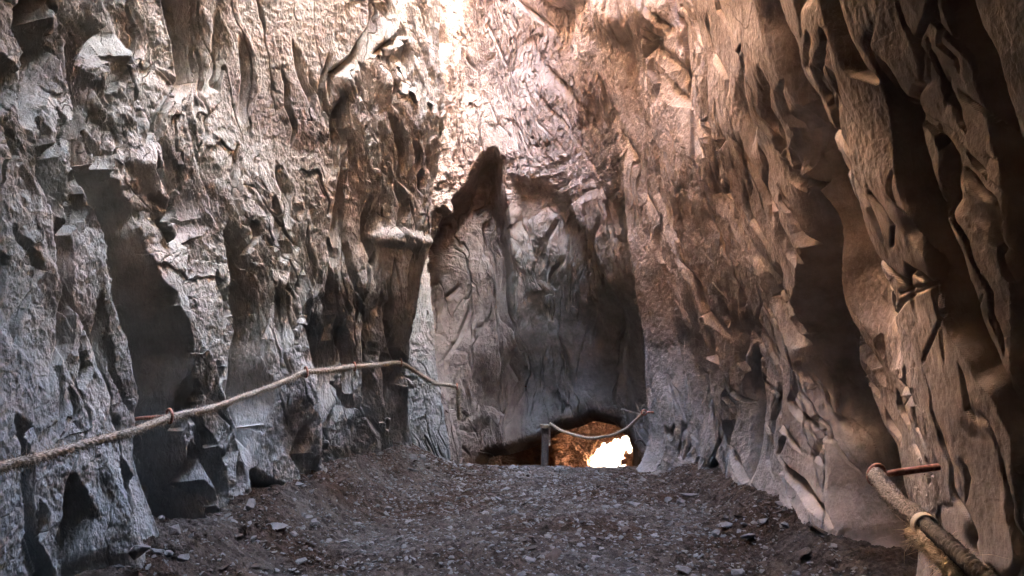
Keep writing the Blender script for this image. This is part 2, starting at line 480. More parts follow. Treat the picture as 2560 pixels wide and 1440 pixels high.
# ---- rock relief
shear = 0.14 + 0.04 * ss(14.0, 17.0, TT)
S1e = np.concatenate([[S1[0] - 10], S1, [S1[-1] + 10]]); S2e = np.concatenate([[S2[0] - 5], S2, [S2[-1] + 4.5]])
side = -1 + 2 * ss(13.0, 16.5, TT)          # texture runs down into the crevices instead of stretching
SN = (SS + side * 0.3 * (1 - np.exp(-D / 0.3))).astype(np.float32)
SP = np.interp(SN + shear * (BZ - 1.5), S1e, S2e).astype(np.float32)
gD = np.abs(np.gradient(D, axis=1) / (np.gradient(SS, axis=1) + 1e-6)); gDz = np.abs(np.gradient(D, axis=0) / np.gradient(BZ, axis=0))
calm = 1 / (1 + (0.8 * np.minimum(gD, 20)) ** 1.5 + (1.0 * gDz) ** 1.5)
calm = calm * np.where(zoneR, 0.45 + 0.55 * ss(21.5, 19, TT), 1)
w1 = 0.10 * fbm(SP * 2.2, BZ * 1.1, 4, 11)
w2 = 0.10 * fbm(SP * 2.2 + 40, BZ * 1.1, 4, 21)
X = SP + w1; Z = BZ + w2
rough = np.clip(0.55 + 0.9 * fbm(SS * 0.9, BZ * 0.7, 3, 31), 0.12, 1.25)        # smooth clay faces / broken faces
rough = rough * np.where(zoneR, 0.55, 1.0)
low_back = 1 - 0.5 * ss(560, 800, V)
rough = np.where(zoneB, rough * low_back, rough) * calm
sg = 1 - 1.7 * ss(12.5, 17, TT)          # plates lap away from the camera on either wall
sdr = sdf([(2150, 470), (2330, 420), (2400, 640), (2480, 900), (2540, 1300), (2580, 1460), (2380, 1460), (2310, 1200), (2260, 950), (2200, 700)], UW, VW)
smooth = 1 - 0.8 * np.where(zoneR, ss(-30, 60, sdr), 0)      # the water-worn rib near the camera
rough = rough * smooth; calm = calm * (0.4 + 0.6 * smooth)
big = 0.075 * fbm(SP * 1.1, BZ * 0.55, 3, 41)
up = ss(3.2, 4.4, np.where(zoneB, BZ + 1.2, 0))                                   # flaky vault: plates lose their vertical grain
up2 = up * 1.0
up = np.maximum(up, 0.4 * ss(10.5, 11.5, TT) * ss(17.2, 16, TT)).astype(np.float32)
ax = 3.2 - 0.8 * up; az = 0.22 + 1.6 * up
H = big
H = H + (0.12 - .10 * up - .07 * ss(6.0, 7.2, TT) * ss(10, 9.2, TT)) * (1 - .75 * ss(21.5, 22.8, TT)) * (1 - .4 * ss(5, 4, TT)) * (0.6 + .5 * rough) * smooth * calm ** .5 * shingle(X * ax, Z * az, 51, 0.9 * sg, -0.05, 0.3)
H = H + (0.030 - .010 * up) * np.where(zoneR, 0.55, 1) * np.maximum(rough, 0.75 * up2) * shingle(X * 8 + 2 * w1 * 8, Z * (0.85 + 3.4 * up), 61, 0.8 * sg, -0.1, 0.45)
H = H + (0.0125 + .004 * up2) * np.maximum(rough, 0.8 * up2) * shingle((X + .5 * w2) * 20, Z * (3 + 9 * up), 71, 0.8 * sg, -0.1, 0.45)
H = H + 0.0045 * calm * np.where(zoneR, .6 - .35 * ss(20.5, 22.5, TT), 1) * (0.3 + rough) * shingle(SP * 48 + 60 * w1, BZ * (17 + 14 * up) + 30 * w2, 81, 0.7 * sg, -0.15, 0.4)
H = H + 0.006 * rough * fbm(X * 14, Z * 2.2, 4, 91, 0.55, ridge=True)
H = H + 0.005 * calm * fbm(SN * 30, BZ * 22, 4, 95, 0.6)
# occasional dark vertical cracks
cr = np.abs(fbm(X * 4.5, Z * 0.75, 3, 101))
crm = ss(0.0, 0.5, fbm(SS * 1.3, BZ * 0.9, 2, 105) + 0.15)
H = H - 0.05 * crm * np.exp(-(cr / 0.035) ** 2)
fade = ss(0.2, 1.0, np.minimum(ts, nS - 1 - ts))[None, :]
OUT = D - H * fade
# foot of the wall runs out into the floor as a talus
tal = np.exp(-np.clip(BZ + 0.15, 0, 3) / 0.16) * (0.16 + 0.08 * fbm(SS * 2, BZ * 0, 2, 111))
tal = np.where((TT > 10) & (TT < 17.5), 0, tal) * ss(2.0, 3.0, BY)
OUT = OUT - tal
VX = BX + NRM[..., 0] * OUT; VY = BY + NRM[..., 1] * OUT; VZ = BZ + NRM[..., 2] * OUT

# ---- rock colours, with some light and shade put in
def mixc(c, d, t): return c + (d - c) * t[..., None]
c = np.ones(BX.shape + (3,), np.float32) * np.array([0.25, 0.245, 0.21], np.float32)
n1 = fbm(SS * 0.8, BZ * 0.8, 4, 201); n2 = fbm(SP * 3.0, BZ * 1.6, 4, 211); n3 = fbm(SS * 1.6, BZ * 1.6, 3, 221)
c = mixc(c, np.array([0.34, 0.31, 0.262]), ss(6.0, 9.0, TT) * ss(1.2, 2.6, BZ))             # upper rock, warm bounce light partly put in as pink
c = mixc(c, np.array([0.46, 0.36, 0.30]), ss(9.2, 12, TT) * (1 - ss(17, 19, TT)) * ss(1.8, 2.8, BZ))  # upper back rock reddened in place of warm bounced light
c = mixc(c, np.array([0.37, 0.29, 0.23]), ss(15.0, 18.0, TT))                                # tan right wall, warm bounce light partly put into its colour
c = mixc(c, np.array([0.28, 0.20, 0.15]), 0.25 * ss(0.1, 0.8, n1) * ss(12, 18, TT))
c = mixc(c, np.array([0.17, 0.14, 0.13]), (0.55 - .35 * ss(12, 16, TT)) * ss(0.15, 0.7, n2))
c = mixc(c, np.array([0.40, 0.33, 0.28]), 0.5 * ss(0.2, 0.8, -n2))
c = mixc(c, np.array([0.17, 0.19, 0.165]), 0.7 * (1 - ss(4.0, 6.5, TT)) * ss(-.4, .6, n3))     # greenish grey at the near left
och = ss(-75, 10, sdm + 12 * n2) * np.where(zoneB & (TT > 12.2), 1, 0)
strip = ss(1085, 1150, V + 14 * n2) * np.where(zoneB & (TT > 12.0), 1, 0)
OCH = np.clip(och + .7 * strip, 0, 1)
cool_light = ss(1.9, 0.5, BZ + 0.35 * n1) * (1 - 0.6 * ss(20.0, 22, TT))
c = mixc(c, np.array([0.185, 0.207, 0.218]), 0.85 * cool_light)                                       # cool sky light low down put into the rock colour as blue-grey
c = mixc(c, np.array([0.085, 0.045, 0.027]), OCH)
c = mixc(c, np.array([0.17, 0.135, 0.115]), 0.75 * np.where(zoneB & (TT > 10.8), ss(-10, 25, sdf(pocket, U + .5 * WU, V + .5 * WV)), 0))  # pocket rock browner, with part of its shade put into the colour
c = np.clip(c * 0.9, 0.02, 0.8)

brk = np.where(zoneR, 0.6 - 0.12 * ss(20.5, 22.5, TT), 0.75) * (0.75 + 0.25 * smooth)
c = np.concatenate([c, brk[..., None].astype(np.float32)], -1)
def cut(lo, hi, name, label, skip=None):
    j0 = np.searchsorted(ts, lo); j1 = min(np.searchsorted(ts, hi) + 1, NT)
    sl = (slice(None), slice(j0, j1))
    v = np.stack([VX[sl], VY[sl], VZ[sl]], -1).reshape(-1, 3)
    f = grid_faces(NZ, j1 - j0)
    if skip is not None:
        sk = skip[sl].ravel()
        f = f[~sk[f].any(1)]
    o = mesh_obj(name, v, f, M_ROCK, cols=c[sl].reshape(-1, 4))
    return tag(o, label, kind='structure')
hole = (TT > 12.2) & (TT < 17) & (sdm > 0)
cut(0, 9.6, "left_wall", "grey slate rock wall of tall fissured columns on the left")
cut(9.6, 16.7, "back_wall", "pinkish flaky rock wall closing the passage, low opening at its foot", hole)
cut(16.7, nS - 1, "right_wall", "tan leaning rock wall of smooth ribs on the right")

# ------------------------------------------------------------------ ceiling with a shaft to the sky
HX, HY, HRX, HRY = -0.15, 5.5, 1.8, 1.85
nx, ny = int(420 * QUAL), int(760 * QUAL)
gx = np.interp(np.linspace(0, 1, nx), [0, .05, .95, 1], [-6, -2.6, 2.0, 5.0]); gy = np.linspace(-4.4, 9.4, ny)
GX2, GY2 = np.meshgrid(gx, gy)
GX2 = GX2.astype(np.float32); GY2 = GY2.astype(np.float32)
zc = np.maximum(2.15 + 0.4 * GY2, 4.0) + 0.15 * fbm(GX2, GY2, 3, 401) - 0.16 * shingle(GX2 * 2.4, GY2 * 2.4, 402, 0.3, 0.3, 0.2) - 0.05 * shingle(GX2 * 8, GY2 * 8, 403, .4, .4, .3)
th = np.arctan2((GY2 - HY) / HRY, (GX2 - HX) / HRX)
qr = np.hypot((GX2 - HX) / HRX, (GY2 - HY) / HRY) + 0.12 * perlin(th * 2 + 9, th * 0 + 3.3, 404) + 0.05 * perlin(GX2 * 3, GY2 * 3, 405)
zc = zc + 4.6 * ss(1.28, 1.0, qr)            # the rock rises into the shaft
cc = np.ones(GX2.shape + (3,), np.float32) * np.array([0.33, 0.24, 0.18], np.float32)
cc = mixc(cc, np.array([0.28, 0.17, 0.12]), ss(0, .6, fbm(GX2 * 1.4, GY2 * 1.4, 3, 406)))
f = grid_faces(ny, nx)
f = f[~(qr.ravel() < 1.0)[f].any(1)]
o = mesh_obj("ceiling", np.stack([GX2, GY2, zc], -1).reshape(-1, 3), f, M_ROCK, cols=cc.reshape(-1, 3))
tag(o, "rough rock roof with a shaft open to the sky", kind='structure')

# ------------------------------------------------------------------ floor
nx, ny = int(900 * QUAL), int(900 * QUAL)
gx = np.linspace(-2.7, 2.7, nx)
gy = np.interp(np.linspace(0, 1, ny), [0, .04, .1, .9, 1], [-4.3, 0.5, 3.4, 7.6, 10.6])
FX, FY = np.meshgrid(gx, gy)
FX = FX.astype(np.float32); FY = FY.astype(np.float32)
def floor_z(x, y, detail=False):
    z = 0.03 * fbm(x * 0.9, y * 0.9, 3, 501)
    z = z - 0.10 * ss(4.6, 6.9, y)
    edge = 6.95 + 0.05 * perlin(x * 1.3, y * 0 + 2.0, 502)
    z = z - 1.0 * ss(0, 1.7, y - edge)
    lw = np.interp(y, [0, 3, 4.1, 4.9, 5.75, 6.75, 8], [-1.9, -1.85, -1.72, -1.5, -1.25, -0.98, -1.0])
    rw = np.interp(y, [0, 2.5, 3.4, 4.4, 5.4, 6.35, 8], [1.55, 1.6, 1.8, 1.76, 1.68, 1.57, 1.6])
    z = z + 0.34 * ss(0.8, -0.05, x - lw) ** 1.8 * ss(7.6, 6.4, y) + 0.22 * ss(0.5, -0.05, rw - x) ** 1.6 * ss(7.4, 6.2, y)
    if detail:
        a_ = fbm(x * 2, y * 2, 3, 510) * 0.5 + 0.8
        wx = x + 0.02 * fbm(x * 8, y * 8, 2, 511); wy = y + 0.02 * fbm(x * 8 + 7, y * 8, 2, 512)
        z = z + a_ * (0.020 * shingle(wx * 7, wy * 11, 503, 0, .5, .2) + 0.013 * shingle(wx * 17, wy * 26, 504, 0, .6, .3)
                      + 0.007 * shingle(wx * 38, wy * 55, 505, 0, .5, .3)) + 0.008 * fbm(x * 30, y * 40, 3, 506)
    return z
FZ = floor_z(FX, FY, True)
fc = np.ones(FX.shape + (3,), np.float32) * np.array([0.066, 0.055, 0.048], np.float32)
n = fbm(FX * 1.1, FY * 1.6, 4, 520)
fc = mixc(fc, np.array([0.048, 0.034, 0.027]), ss(0.0, 0.6, n))
fc = mixc(fc, np.array([0.085, 0.078, 0.074]), ss(0.0, 0.6, -n))
A, B_, C_, _, _, _ = voronoi(FX * 22, FY * 34, 530)
fc = fc * (0.72 + 0.3 * A)[..., None]
o = mesh_obj("floor", np.stack([FX, FY, FZ], -1).reshape(-1, 3), grid_faces(ny, nx), M_FLOOR, cols=fc.reshape(-1, 3))
tag(o, "dark trampled dusty slate floor of the passage", kind='structure')

# ------------------------------------------------------------------ stones
def stone_shape(rs, flat=0.35, n=14):
    """irregular angular stone: hull of random points"""
    import bmesh
    bm = bmesh.new()
    for _ in range(n):
        v = rs.normal(size=3); v /= np.linalg.norm(v)
        v *= rs.uniform(0.75, 1.0)
        v[2] *= flat
        v[0] *= 1.25
        bm.verts.new(v)
    r = bmesh.ops.convex_hull(bm, input=bm.verts)
    loose = [v for v in bm.verts if not v.link_faces]
    bmesh.ops.delete(bm, geom=loose, context='VERTS')
    bm.verts.index_update()
    vs = np.array([v.co[:] for v in bm.verts], np.float32)
    fs = np.array([[v.index for v in f.verts] for f in bm.faces if len(f.verts) == 3], np.int32)
    bm.free()
    return vs, fs

rs = np.random.RandomState(3)
shapes = [stone_shape(rs, rs.uniform(0.22, 0.5), rs.randint(9, 15)) for _ in range(24)]
def scatter(name, n, sz, mat, seed, ylo, yhi):
    rs = np.random.RandomState(seed)
    Vs, Fs, off = [], [], 0
    ys_ = ylo + (yhi - ylo) * rs.rand(n)
    lws = np.interp(ys_, [3, 4.1, 4.9, 5.75, 6.75, 8], [-1.85, -1.72, -1.5, -1.25, -0.98, -0.6]); rws = np.interp(ys_, [3, 4.4, 5.4, 6.35, 8], [1.8, 1.76, 1.68, 1.57, 1.5])
    xs_ = lws + (rws - lws) * rs.rand(n)
    zs_ = floor_z(xs_.astype(np.float32), ys_.astype(np.float32))
    for k in range(n):
        x, y = xs_[k], ys_[k]
        vs, fs = shapes[rs.randint(len(shapes))]
        s = sz * math.exp(rs.normal() * 0.5)
        a_ = rs.rand() * 6.283; b_ = rs.normal() * 0.28; d_ = rs.normal() * 0.28
        R = np.array([[math.cos(a_), -math.sin(a_), 0], [math.sin(a_), math.cos(a_), 0], [0, 0, 1]])
        R = np.array([[1, 0, 0], [0, math.cos(b_), -math.sin(b_)], [0, math.sin(b_), math.cos(b_)]]) @ np.array([[math.cos(d_), 0, math.sin(d_)], [0, 1, 0], [-math.sin(d_), 0, math.cos(d_)]]) @ R
        z = float(zs_[k])
        Vs.append((vs * s) @ R.T + np.array([x, y, z + s * 0.22])); Fs.append(fs + off); off += len(vs)
    o = mesh_obj(name, np.concatenate(Vs), np.concatenate(Fs), mat)
    return o
tag(scatter("gravel", 13000, 0.0088, M_STONE, 7, 3.2, 7.6), "small grey slate chips strewn over the cave floor", "gravel", kind="stuff")
tag(scatter("rubble", 8000, 0.009, M_STONE2, 8, 3.2, 7.6), "small brown rock chips trodden into the cave floor", "rubble", kind="stuff")

def single_stone(px, py, y, wpx, flat, label, group=None, mat=M_STONE, seed=0, z=None, rot=None):
    rs = np.random.RandomState(seed + 50)
    vs, fs = stone_shape(rs, flat, 16)
    s = wpx / F * y / 2.2
    p = P(px, py, y)
    a_ = rs.rand() * 6.28 if rot is None else rot
    R = np.array([[math.cos(a_), -math.sin(a_), 0], [math.sin(a_), math.cos(a_), 0], [0, 0, 1]])
    o = mesh_obj("loose_stone", (vs * s) @ R.T, fs, mat)
    bv = o.modifiers.new("bev", 'BEVEL'); bv.width = s * 0.06; bv.segments = 2
    o.location = p
    o.rotation_euler = (rs.normal() * .2, rs.normal() * .2, 0)
    tag(o, label, "stone", group)
    return o
def on_floor(px, py):
    """distance at which the view ray through the pixel meets the floor"""
    ys = np.linspace(3.0, 8.0, 800).astype(np.float32)
    xs = (px - 1280) / F * ys; zs = 1.6 + (720 - py) / F * ys
    fz = floor_z(xs.astype(np.float32), ys)
    k = np.argmax(zs < fz)
    return float(ys[k]) if (zs < fz).any() else 6.9
SL = [
 (630, 1262, 46, .8, "pale pointed slate block at the foot of the left wall", M_STONE),
 (628, 1165, 36, .7, "small pale wedge stone lodged between two left wall ribs", M_STONE),
 (352, 1380, 60, .9, "knobbly pale grey rock at the bottom left beneath the dark fissure", M_STONE),
 (437, 1325, 44, .8, "tall pale lump of rock standing in the dark gully at bottom left", M_STONE),
 (478, 1338, 22, .9, "small rounded pale stone right of the tall pale lump in the gully", M_STONE),
 (418, 1385, 34, .8, "oblong grey stone just below the tall pale lump in the gully", M_STONE),
 (458, 1395, 38, .7, "broken grey stone with a sunlit edge low in the left gully", M_STONE),
 (403, 1295, 20, .8, "white-tipped small stone at the top of the left gully pile", M_STONE),
 (790, 1305, 34, .4, "flat blue-grey flake on the dusty floor left of the gravel", M_STONE),
 (770, 1292, 30, .4, "flat pale flake behind the blue-grey flake left of the gravel", M_STONE),
 (735, 1335, 30, .5, "greenish grey stone at the left edge of the gravel", M_STONE),
 (862, 1352, 28, .5, "oval grey stone alone on the left part of the floor", M_STONE),
 (1607, 1200, 22, .5, "round pale pebble near the far end of the floor at right", M_STONE),
 (1655, 1203, 18, .5, "small flat pebble right of the round pale pebble at the far end", M_STONE),
 (1720, 1235, 44, .3, "long flat pale slab lying near the right wall foot", M_STONE),
 (1705, 1252, 30, .6, "broken pale stone propped in front of the long flat slab", M_STONE),
 (1670, 1248, 24, .6, "grey wedge stone left of the long flat slab", M_STONE),
 (1905, 1300, 40, .4, "smooth green-grey stone at the foot of the right wall", M_STONE),
 (1815, 1310, 46, .4, "curved pale shard in the gravel below the right wall", M_STONE),
 (1815, 1292, 16, 1.0, "small upright pointed stone standing in the gravel at right", M_STONE),
 (1845, 1430, 40, .6, "blue-grey block at the bottom edge right of centre", M_STONE),
 (1712, 1424, 52, .4, "large flat oval stone at the bottom of the floor", M_STONE),
 (1990, 1432, 30, .5, "pale stone at the bottom edge near the right shadow", M_STONE),
 (1870, 1340, 40, .5, "grey angular stone in the middle of the right-hand rubble", M_STONE),
 (1790, 1332, 30, .5, "pale angular stone left of the grey one in the right-hand rubble", M_STONE),
 (2010, 1378, 44, .4, "brown slab half buried below the right wall", M_STONE2),
 (1172, 1163, 26, .6, "pale stones' largest piece on the far left lip of the floor", M_STONE),
 (1320, 1172, 14, .9, "little upright stone on the far lip below the post", M_STONE),
 (1467, 1170, 12, .9, "tiny pale stone on the far lip beneath the bright opening", M_STONE),
 (1584, 1170, 30, .7, "dark pointed stone on the far lip right of the opening", M_STONE2),
]
for i, (px, py, wpx, fl, lab, mt) in enumerate(SL):
    yv = on_floor(px, py) * (0.94 if px < 820 else 0.985)
    single_stone(px, py, yv, wpx, fl, lab, None, mt, seed=i)

# ------------------------------------------------------------------ chamber behind the low opening, and the sunlit ground outside
path = np.array([(-2.2, 8.0), (-2.4, 9.2), (-1.6, 9.8), (-1.0, 9.85), (-0.2, 9.95), (0.5, 10.2), (0.85, 10.7), (1.35, 10.6), (1.75, 10.2), (2.2, 9.95), (2.9, 9.7), (3.1, 8.9), (2.4, 8.0)])
nu, nv = int(560 * QUAL), int(360 * QUAL)
tu = np.linspace(0, len(path) - 1, nu)
cu = catmull(path[:, None, :], tu)[:, 0, :]
vv = np.linspace(0, 1, nv)
# profile from the floor up the wall and over as a roof towards the main cave, then up unseen to block sun
hz = np.interp(vv, [0, .6, .68, .85, 1], [-1.3, 0.15, 0.3, 0.4, 4.5]); inw = np.interp(vv, [0, .6, .68, .85, 1], [0, 0.05, 0.3, 2.0, 2.6])
cxy = np.array([0.5, 7.9])
dirs = cxy[None] - cu; ln = np.linalg.norm(dirs, axis=1, keepdims=True); dirs = dirs / ln
PXX = cu[None, :, 0] + dirs[None, :, 0] * np.minimum(inw[:, None], ln[None, :, 0] - .05)
PYY = cu[None, :, 1] + dirs[None, :, 1] * np.minimum(inw[:, None], ln[None, :, 0] - .05)
PYY = np.where(vv[:, None] > .6, np.maximum(PYY, np.interp(vv, [0, .85, 1], [9.6, 9.55, 9.4])[:, None]), PYY)
PZZ = np.repeat(hz[:, None], nu, 1)
kk_ = cu[:, 1] < 9.4            # both ends turned forward and raised, unseen, to keep stray sun out
PXX[:, kk_] = cu[None, kk_, 0]; PYY[:, kk_] = cu[None, kk_, 1]; PZZ[:, kk_] = np.interp(vv, [0, 1], [-1.3, 4.5])[:, None]
PXX = PXX.astype(np.float32); PYY = PYY.astype(np.float32); PZZ = PZZ.astype(np.float32)
nn = normals(PXX, PYY, PZZ)
if (nn[nv // 4, nu // 2, 1]) < 0: nn = -nn
su = np.repeat((tu * 0.6)[None, :], nv, 0).astype(np.float32)
vq = (np.repeat(vv[:, None], nu, 1) * 3.2).astype(np.float32)
hh = 0.07 * shingle(su * 4, vq * 3, 601, .3, .3, .3) + 0.04 * shingle(su * 11, vq * 9, 602, .3, .3, .3) + 0.02 * shingle(su * 28, vq * 20, 603, .3, .3, .3) + 0.05 * fbm(su * 5, vq * 5, 4, 604)
U2 = 1280 + F * PXX / PYY; V2 = 720 - F * (PZZ - 1.6) / PYY
ex = [(1474, 1175), (1482, 1142), (1508, 1116), (1545, 1098), (1584, 1088), (1584, 1110), (1566, 1135), (1548, 1162), (1515, 1178)]
wob = 7 * fbm(U2 / 12, V2 / 12, 3, 605)
se = sdf(ex, U2 + wob, V2 + wob)
sk = (se > 0) & (vq < 1.7)
PX2 = PXX - nn[..., 0] * hh; PY2 = PYY - nn[..., 1] * hh; PZ2 = PZZ - nn[..., 2] * hh
f = grid_faces(nv, nu); f = f[~sk.ravel()[f].any(1)]
o = mesh_obj("rear_chamber_wall", np.stack([PX2, PY2, PZ2], -1).reshape(-1, 3), f, M_ORANGE)
tag(o, "ochre crumbly rock of the lower chamber behind the opening", kind='structure')

nx = ny = 200
gx = np.linspace(-6, 14, nx); gy = np.linspace(9.6, 30, ny)
QX, QY = np.meshgrid(gx, gy)
QZ = -1.35 + 4.5 * ss(10.7, 14.0, QY) + 0.15 * fbm(QX, QY, 4, 610) + 0.05 * fbm(QX * 5, QY * 5, 3, 611)  # bank steepened to keep sky light from entering the chamber
o = mesh_obj("ground", np.stack([QX, QY, QZ], -1).reshape(-1, 3), grid_faces(ny, nx), M_PALE)
tag(o, "pale sunlit ground outside the cave", kind='structure')

# ------------------------------------------------------------------ ropes and iron
def rope_mat(name, colr):
    m, N, L, B = new_mat(name)
    B.inputs["Roughness"].default_value = 0.95
    tc = N.new("ShaderNodeTexCoord")
    n1 = N.new("ShaderNodeTexNoise"); n1.inputs["Scale"].default_value = 90; n1.inputs["Detail"].default_value = 5
    L.new(tc.outputs["Object"], n1.inputs["Vector"])
    r = N.new("ShaderNodeValToRGB")
    r.color_ramp.elements[0].position = 0.3; r.color_ramp.elements[0].color = (*[q * 0.45 for q in colr], 1)
    r.color_ramp.elements[1].position = 0.7; r.color_ramp.elements[1].color = (*[min(1, q * 1.35) for q in colr], 1)
    L.new(n1.outputs["Fac"], r.inputs[0]); L.new(r.outputs[0], B.inputs["Base Color"])
    return m
M_ROPE = rope_mat("hemp_rope", (0.22, 0.19, 0.15))
M_ROPE_D = rope_mat("dirty_rope", (0.19, 0.16, 0.13))
M_ROPE_P = rope_mat("fresh_hemp", (0.5, 0.4, 0.28))
m, N, L, B = new_mat("rusty_iron")
B.inputs["Roughness"].default_value = 0.75; B.inputs["Metallic"].default_value = 0.15
tc = N.new("ShaderNodeTexCoord"); n1 = N.new("ShaderNodeTexNoise"); n1.inputs["Scale"].default_value = 60; n1.inputs["Detail"].default_value = 6
L.new(tc.outputs["Object"], n1.inputs["Vector"]); r = N.new("ShaderNodeValToRGB")
r.color_ramp.elements[0].position = 0.35; r.color_ramp.elements[0].color = (0.14, 0.05, 0.03, 1)
r.color_ramp.elements[1].position = 0.68; r.color_ramp.elements[1].color = (0.36, 0.17, 0.12, 1)
L.new(n1.outputs["Fac"], r.inputs[0]); L.new(r.outputs[0], B.inputs["Base Color"])
bp = N.new("ShaderNodeBump"); bp.inputs["Strength"].default_value = 0.4; bp.inputs["Distance"].default_value = 0.004
L.new(n1.outputs["Fac"], bp.inputs["Height"]); L.new(bp.outputs[0], B.inputs["Normal"])
M_RUST = m
M_DARK = rope_mat("dark_weathered_wood", (0.05, 0.045, 0.045))
M_WIRE, _, _, B = new_mat("pale_wire"); B.inputs["Base Color"].default_value = (0.62, 0.56, 0.46, 1); B.inputs["Roughness"].default_value = 0.5

def spline(pts, n):
    pts = np.array(pts, float)
    t = np.linspace(0, len(pts) - 1, n)
    q = catmull(pts[:, None, :], t)[:, 0, :]
    return q

def frames(c):
    T = np.gradient(c, axis=0); T /= np.linalg.norm(T, axis=1, keepdims=True)
    n = np.cross(T[0], [0, 0, 1]);
    if np.linalg.norm(n) < .1: n = np.cross(T[0], [1, 0, 0])
    n /= np.linalg.norm(n)
    Ns = []
    for t in T:
        n = n - t * np.dot(n, t); n /= np.linalg.norm(n); Ns.append(n)
    Ns = np.array(Ns)
    return T, Ns, np.cross(T, Ns)

def rope_mesh(c, rad, strands=3, hw=.05, pitch=None, k=18, hair=0, hl=0.02, seed=0):
    rs = np.random.RandomState(seed)
    if pitch is None: pitch = rad * 5
    T, Nn, Bb = frames(c)
    s = np.concatenate([[0], np.cumsum(np.linalg.norm(np.diff(c, axis=0), axis=1))])
    a_ = np.linspace(0, 2 * np.pi, k, endpoint=False)
    tw = s[:, None] / pitch * 2 * np.pi
    r = rad * (0.64 + 0.42 * np.abs(np.cos(strands * (a_[None] - tw) / 2)) ** 0.8)
    r = r * (1 + 0.06 * rs.normal(size=r.shape))
    V_ = c[:, None] + r[..., None] * (np.cos(a_)[None, :, None] * Nn[:, None] + np.sin(a_)[None, :, None] * Bb[:, None])
    n = len(c)
    i = np.arange(n - 1)[:, None] * k; j = np.arange(k)[None, :]; j2 = (j + 1) % k
    F_ = np.stack([i + j, i + j2, i + k + j2, i + k + j], -1).reshape(-1, 4)
    Vs = [V_.reshape(-1, 3)]; Fs = [F_]; off = n * k
    Vs.append(np.stack([c[0], c[-1]])); 
    cap0 = np.stack([np.full(k, off), np.arange(k), (np.arange(k) + 1) % k, np.full(k, off)], 1)
    b = (n - 1) * k
    cap1 = np.stack([np.full(k, off + 1), b + (np.arange(k) + 1) % k, b + np.arange(k), np.full(k, off + 1)], 1)
    off += 2
    if hair:
        q = rs.randint(0, n - 1, hair); an = rs.rand(hair) * 6.283
        rad_d = np.cos(an)[:, None] * Nn[q] + np.sin(an)[:, None] * Bb[q]
        base = c[q] + rad_d * rad * .85
        d1 = rad_d + T[q] * rs.normal(size=(hair, 1)) * 1.0 + np.array([0, 0, -.35])
        d1 /= np.linalg.norm(d1, axis=1, keepdims=True)
        ll = hl * np.exp(rs.normal(size=(hair, 1)) * .5)
        mid = base + d1 * ll * .55
        d2 = d1 + rs.normal(size=(hair, 3)) * .5; d2 /= np.linalg.norm(d2, axis=1, keepdims=True)
        tip = mid + d2 * ll * .5
        wv = np.cross(d1, rs.normal(size=(hair, 3))); wv /= np.linalg.norm(wv, axis=1, keepdims=True)
        wd = rad * hw
        wv2 = np.cross(d1, wv)
        A_ = np.stack([base + wv * wd, base - wv * wd * .5 + wv2 * wd * .8, base - wv * wd * .5 - wv2 * wd * .8, mid + wv * wd * .8, mid - wv * wd * .4 + wv2 * wd * .7, mid - wv * wd * .4 - wv2 * wd * .7, tip], 1)
        Vs.append(A_.reshape(-1, 3))
        o_ = off + np.arange(hair)[:, None] * 7
        for (a1, b1, c1, e1) in [(0, 1, 4, 3), (1, 2, 5, 4), (2, 0, 3, 5), (3, 4, 6, 6), (4, 5, 6, 6), (5, 3, 6, 6)]:
            Fs.append(np.stack([o_[:, 0] + a1, o_[:, 0] + b1, o_[:, 0] + c1, o_[:, 0] + e1], 1))
    Vall = np.concatenate(Vs); Fall = np.concatenate(Fs)
    return Vall, Fall, np.concatenate([cap0, cap1])

def build_mixed(name, V_, F4, mat, parent=None, smooth=True):
    """quads where the last index may repeat (triangles)"""
    me = bpy.data.meshes.new(name)
    fl = []
    for q in F4.tolist():
        u_ = []
        for i_ in q:
            if i_ not in u_: u_.append(i_)
        fl.append(u_)
    me.from_pydata([tuple(p) for p in V_], [], fl)
    for p in me.polygons: p.use_smooth = smooth
    me.materials.append(mat)
    o = bpy.data.objects.new(name, me); COL.objects.link(o)
    if parent: o.parent = parent
    return o

def rope(name, pts, rad, mat, label=None, cat=None, parent=None, hair=0, hl=.02, seed=0, step=0.006, pitch=None, hw=.05):
    pts = np.array(pts)
    L_ = np.linalg.norm(np.diff(pts, axis=0), axis=1).sum()
    c_ = spline(pts, max(12, int(L_ / step)))
    rsx = np.random.RandomState(seed)
    s = np.arange(len(c_)) * step
    c_ = c_ + np.stack([np.sin(s * 9 + 1), np.cos(s * 7), np.sin(s * 11)], 1) * rad * 0.12
    V_, F_, cp = rope_mesh(c_, rad, hair=hair, hl=hl, seed=seed, pitch=pitch, hw=hw)
    o = build_mixed(name, V_, np.concatenate([F_, cp]), mat, parent)
    if label: tag(o, label, cat)
    return o

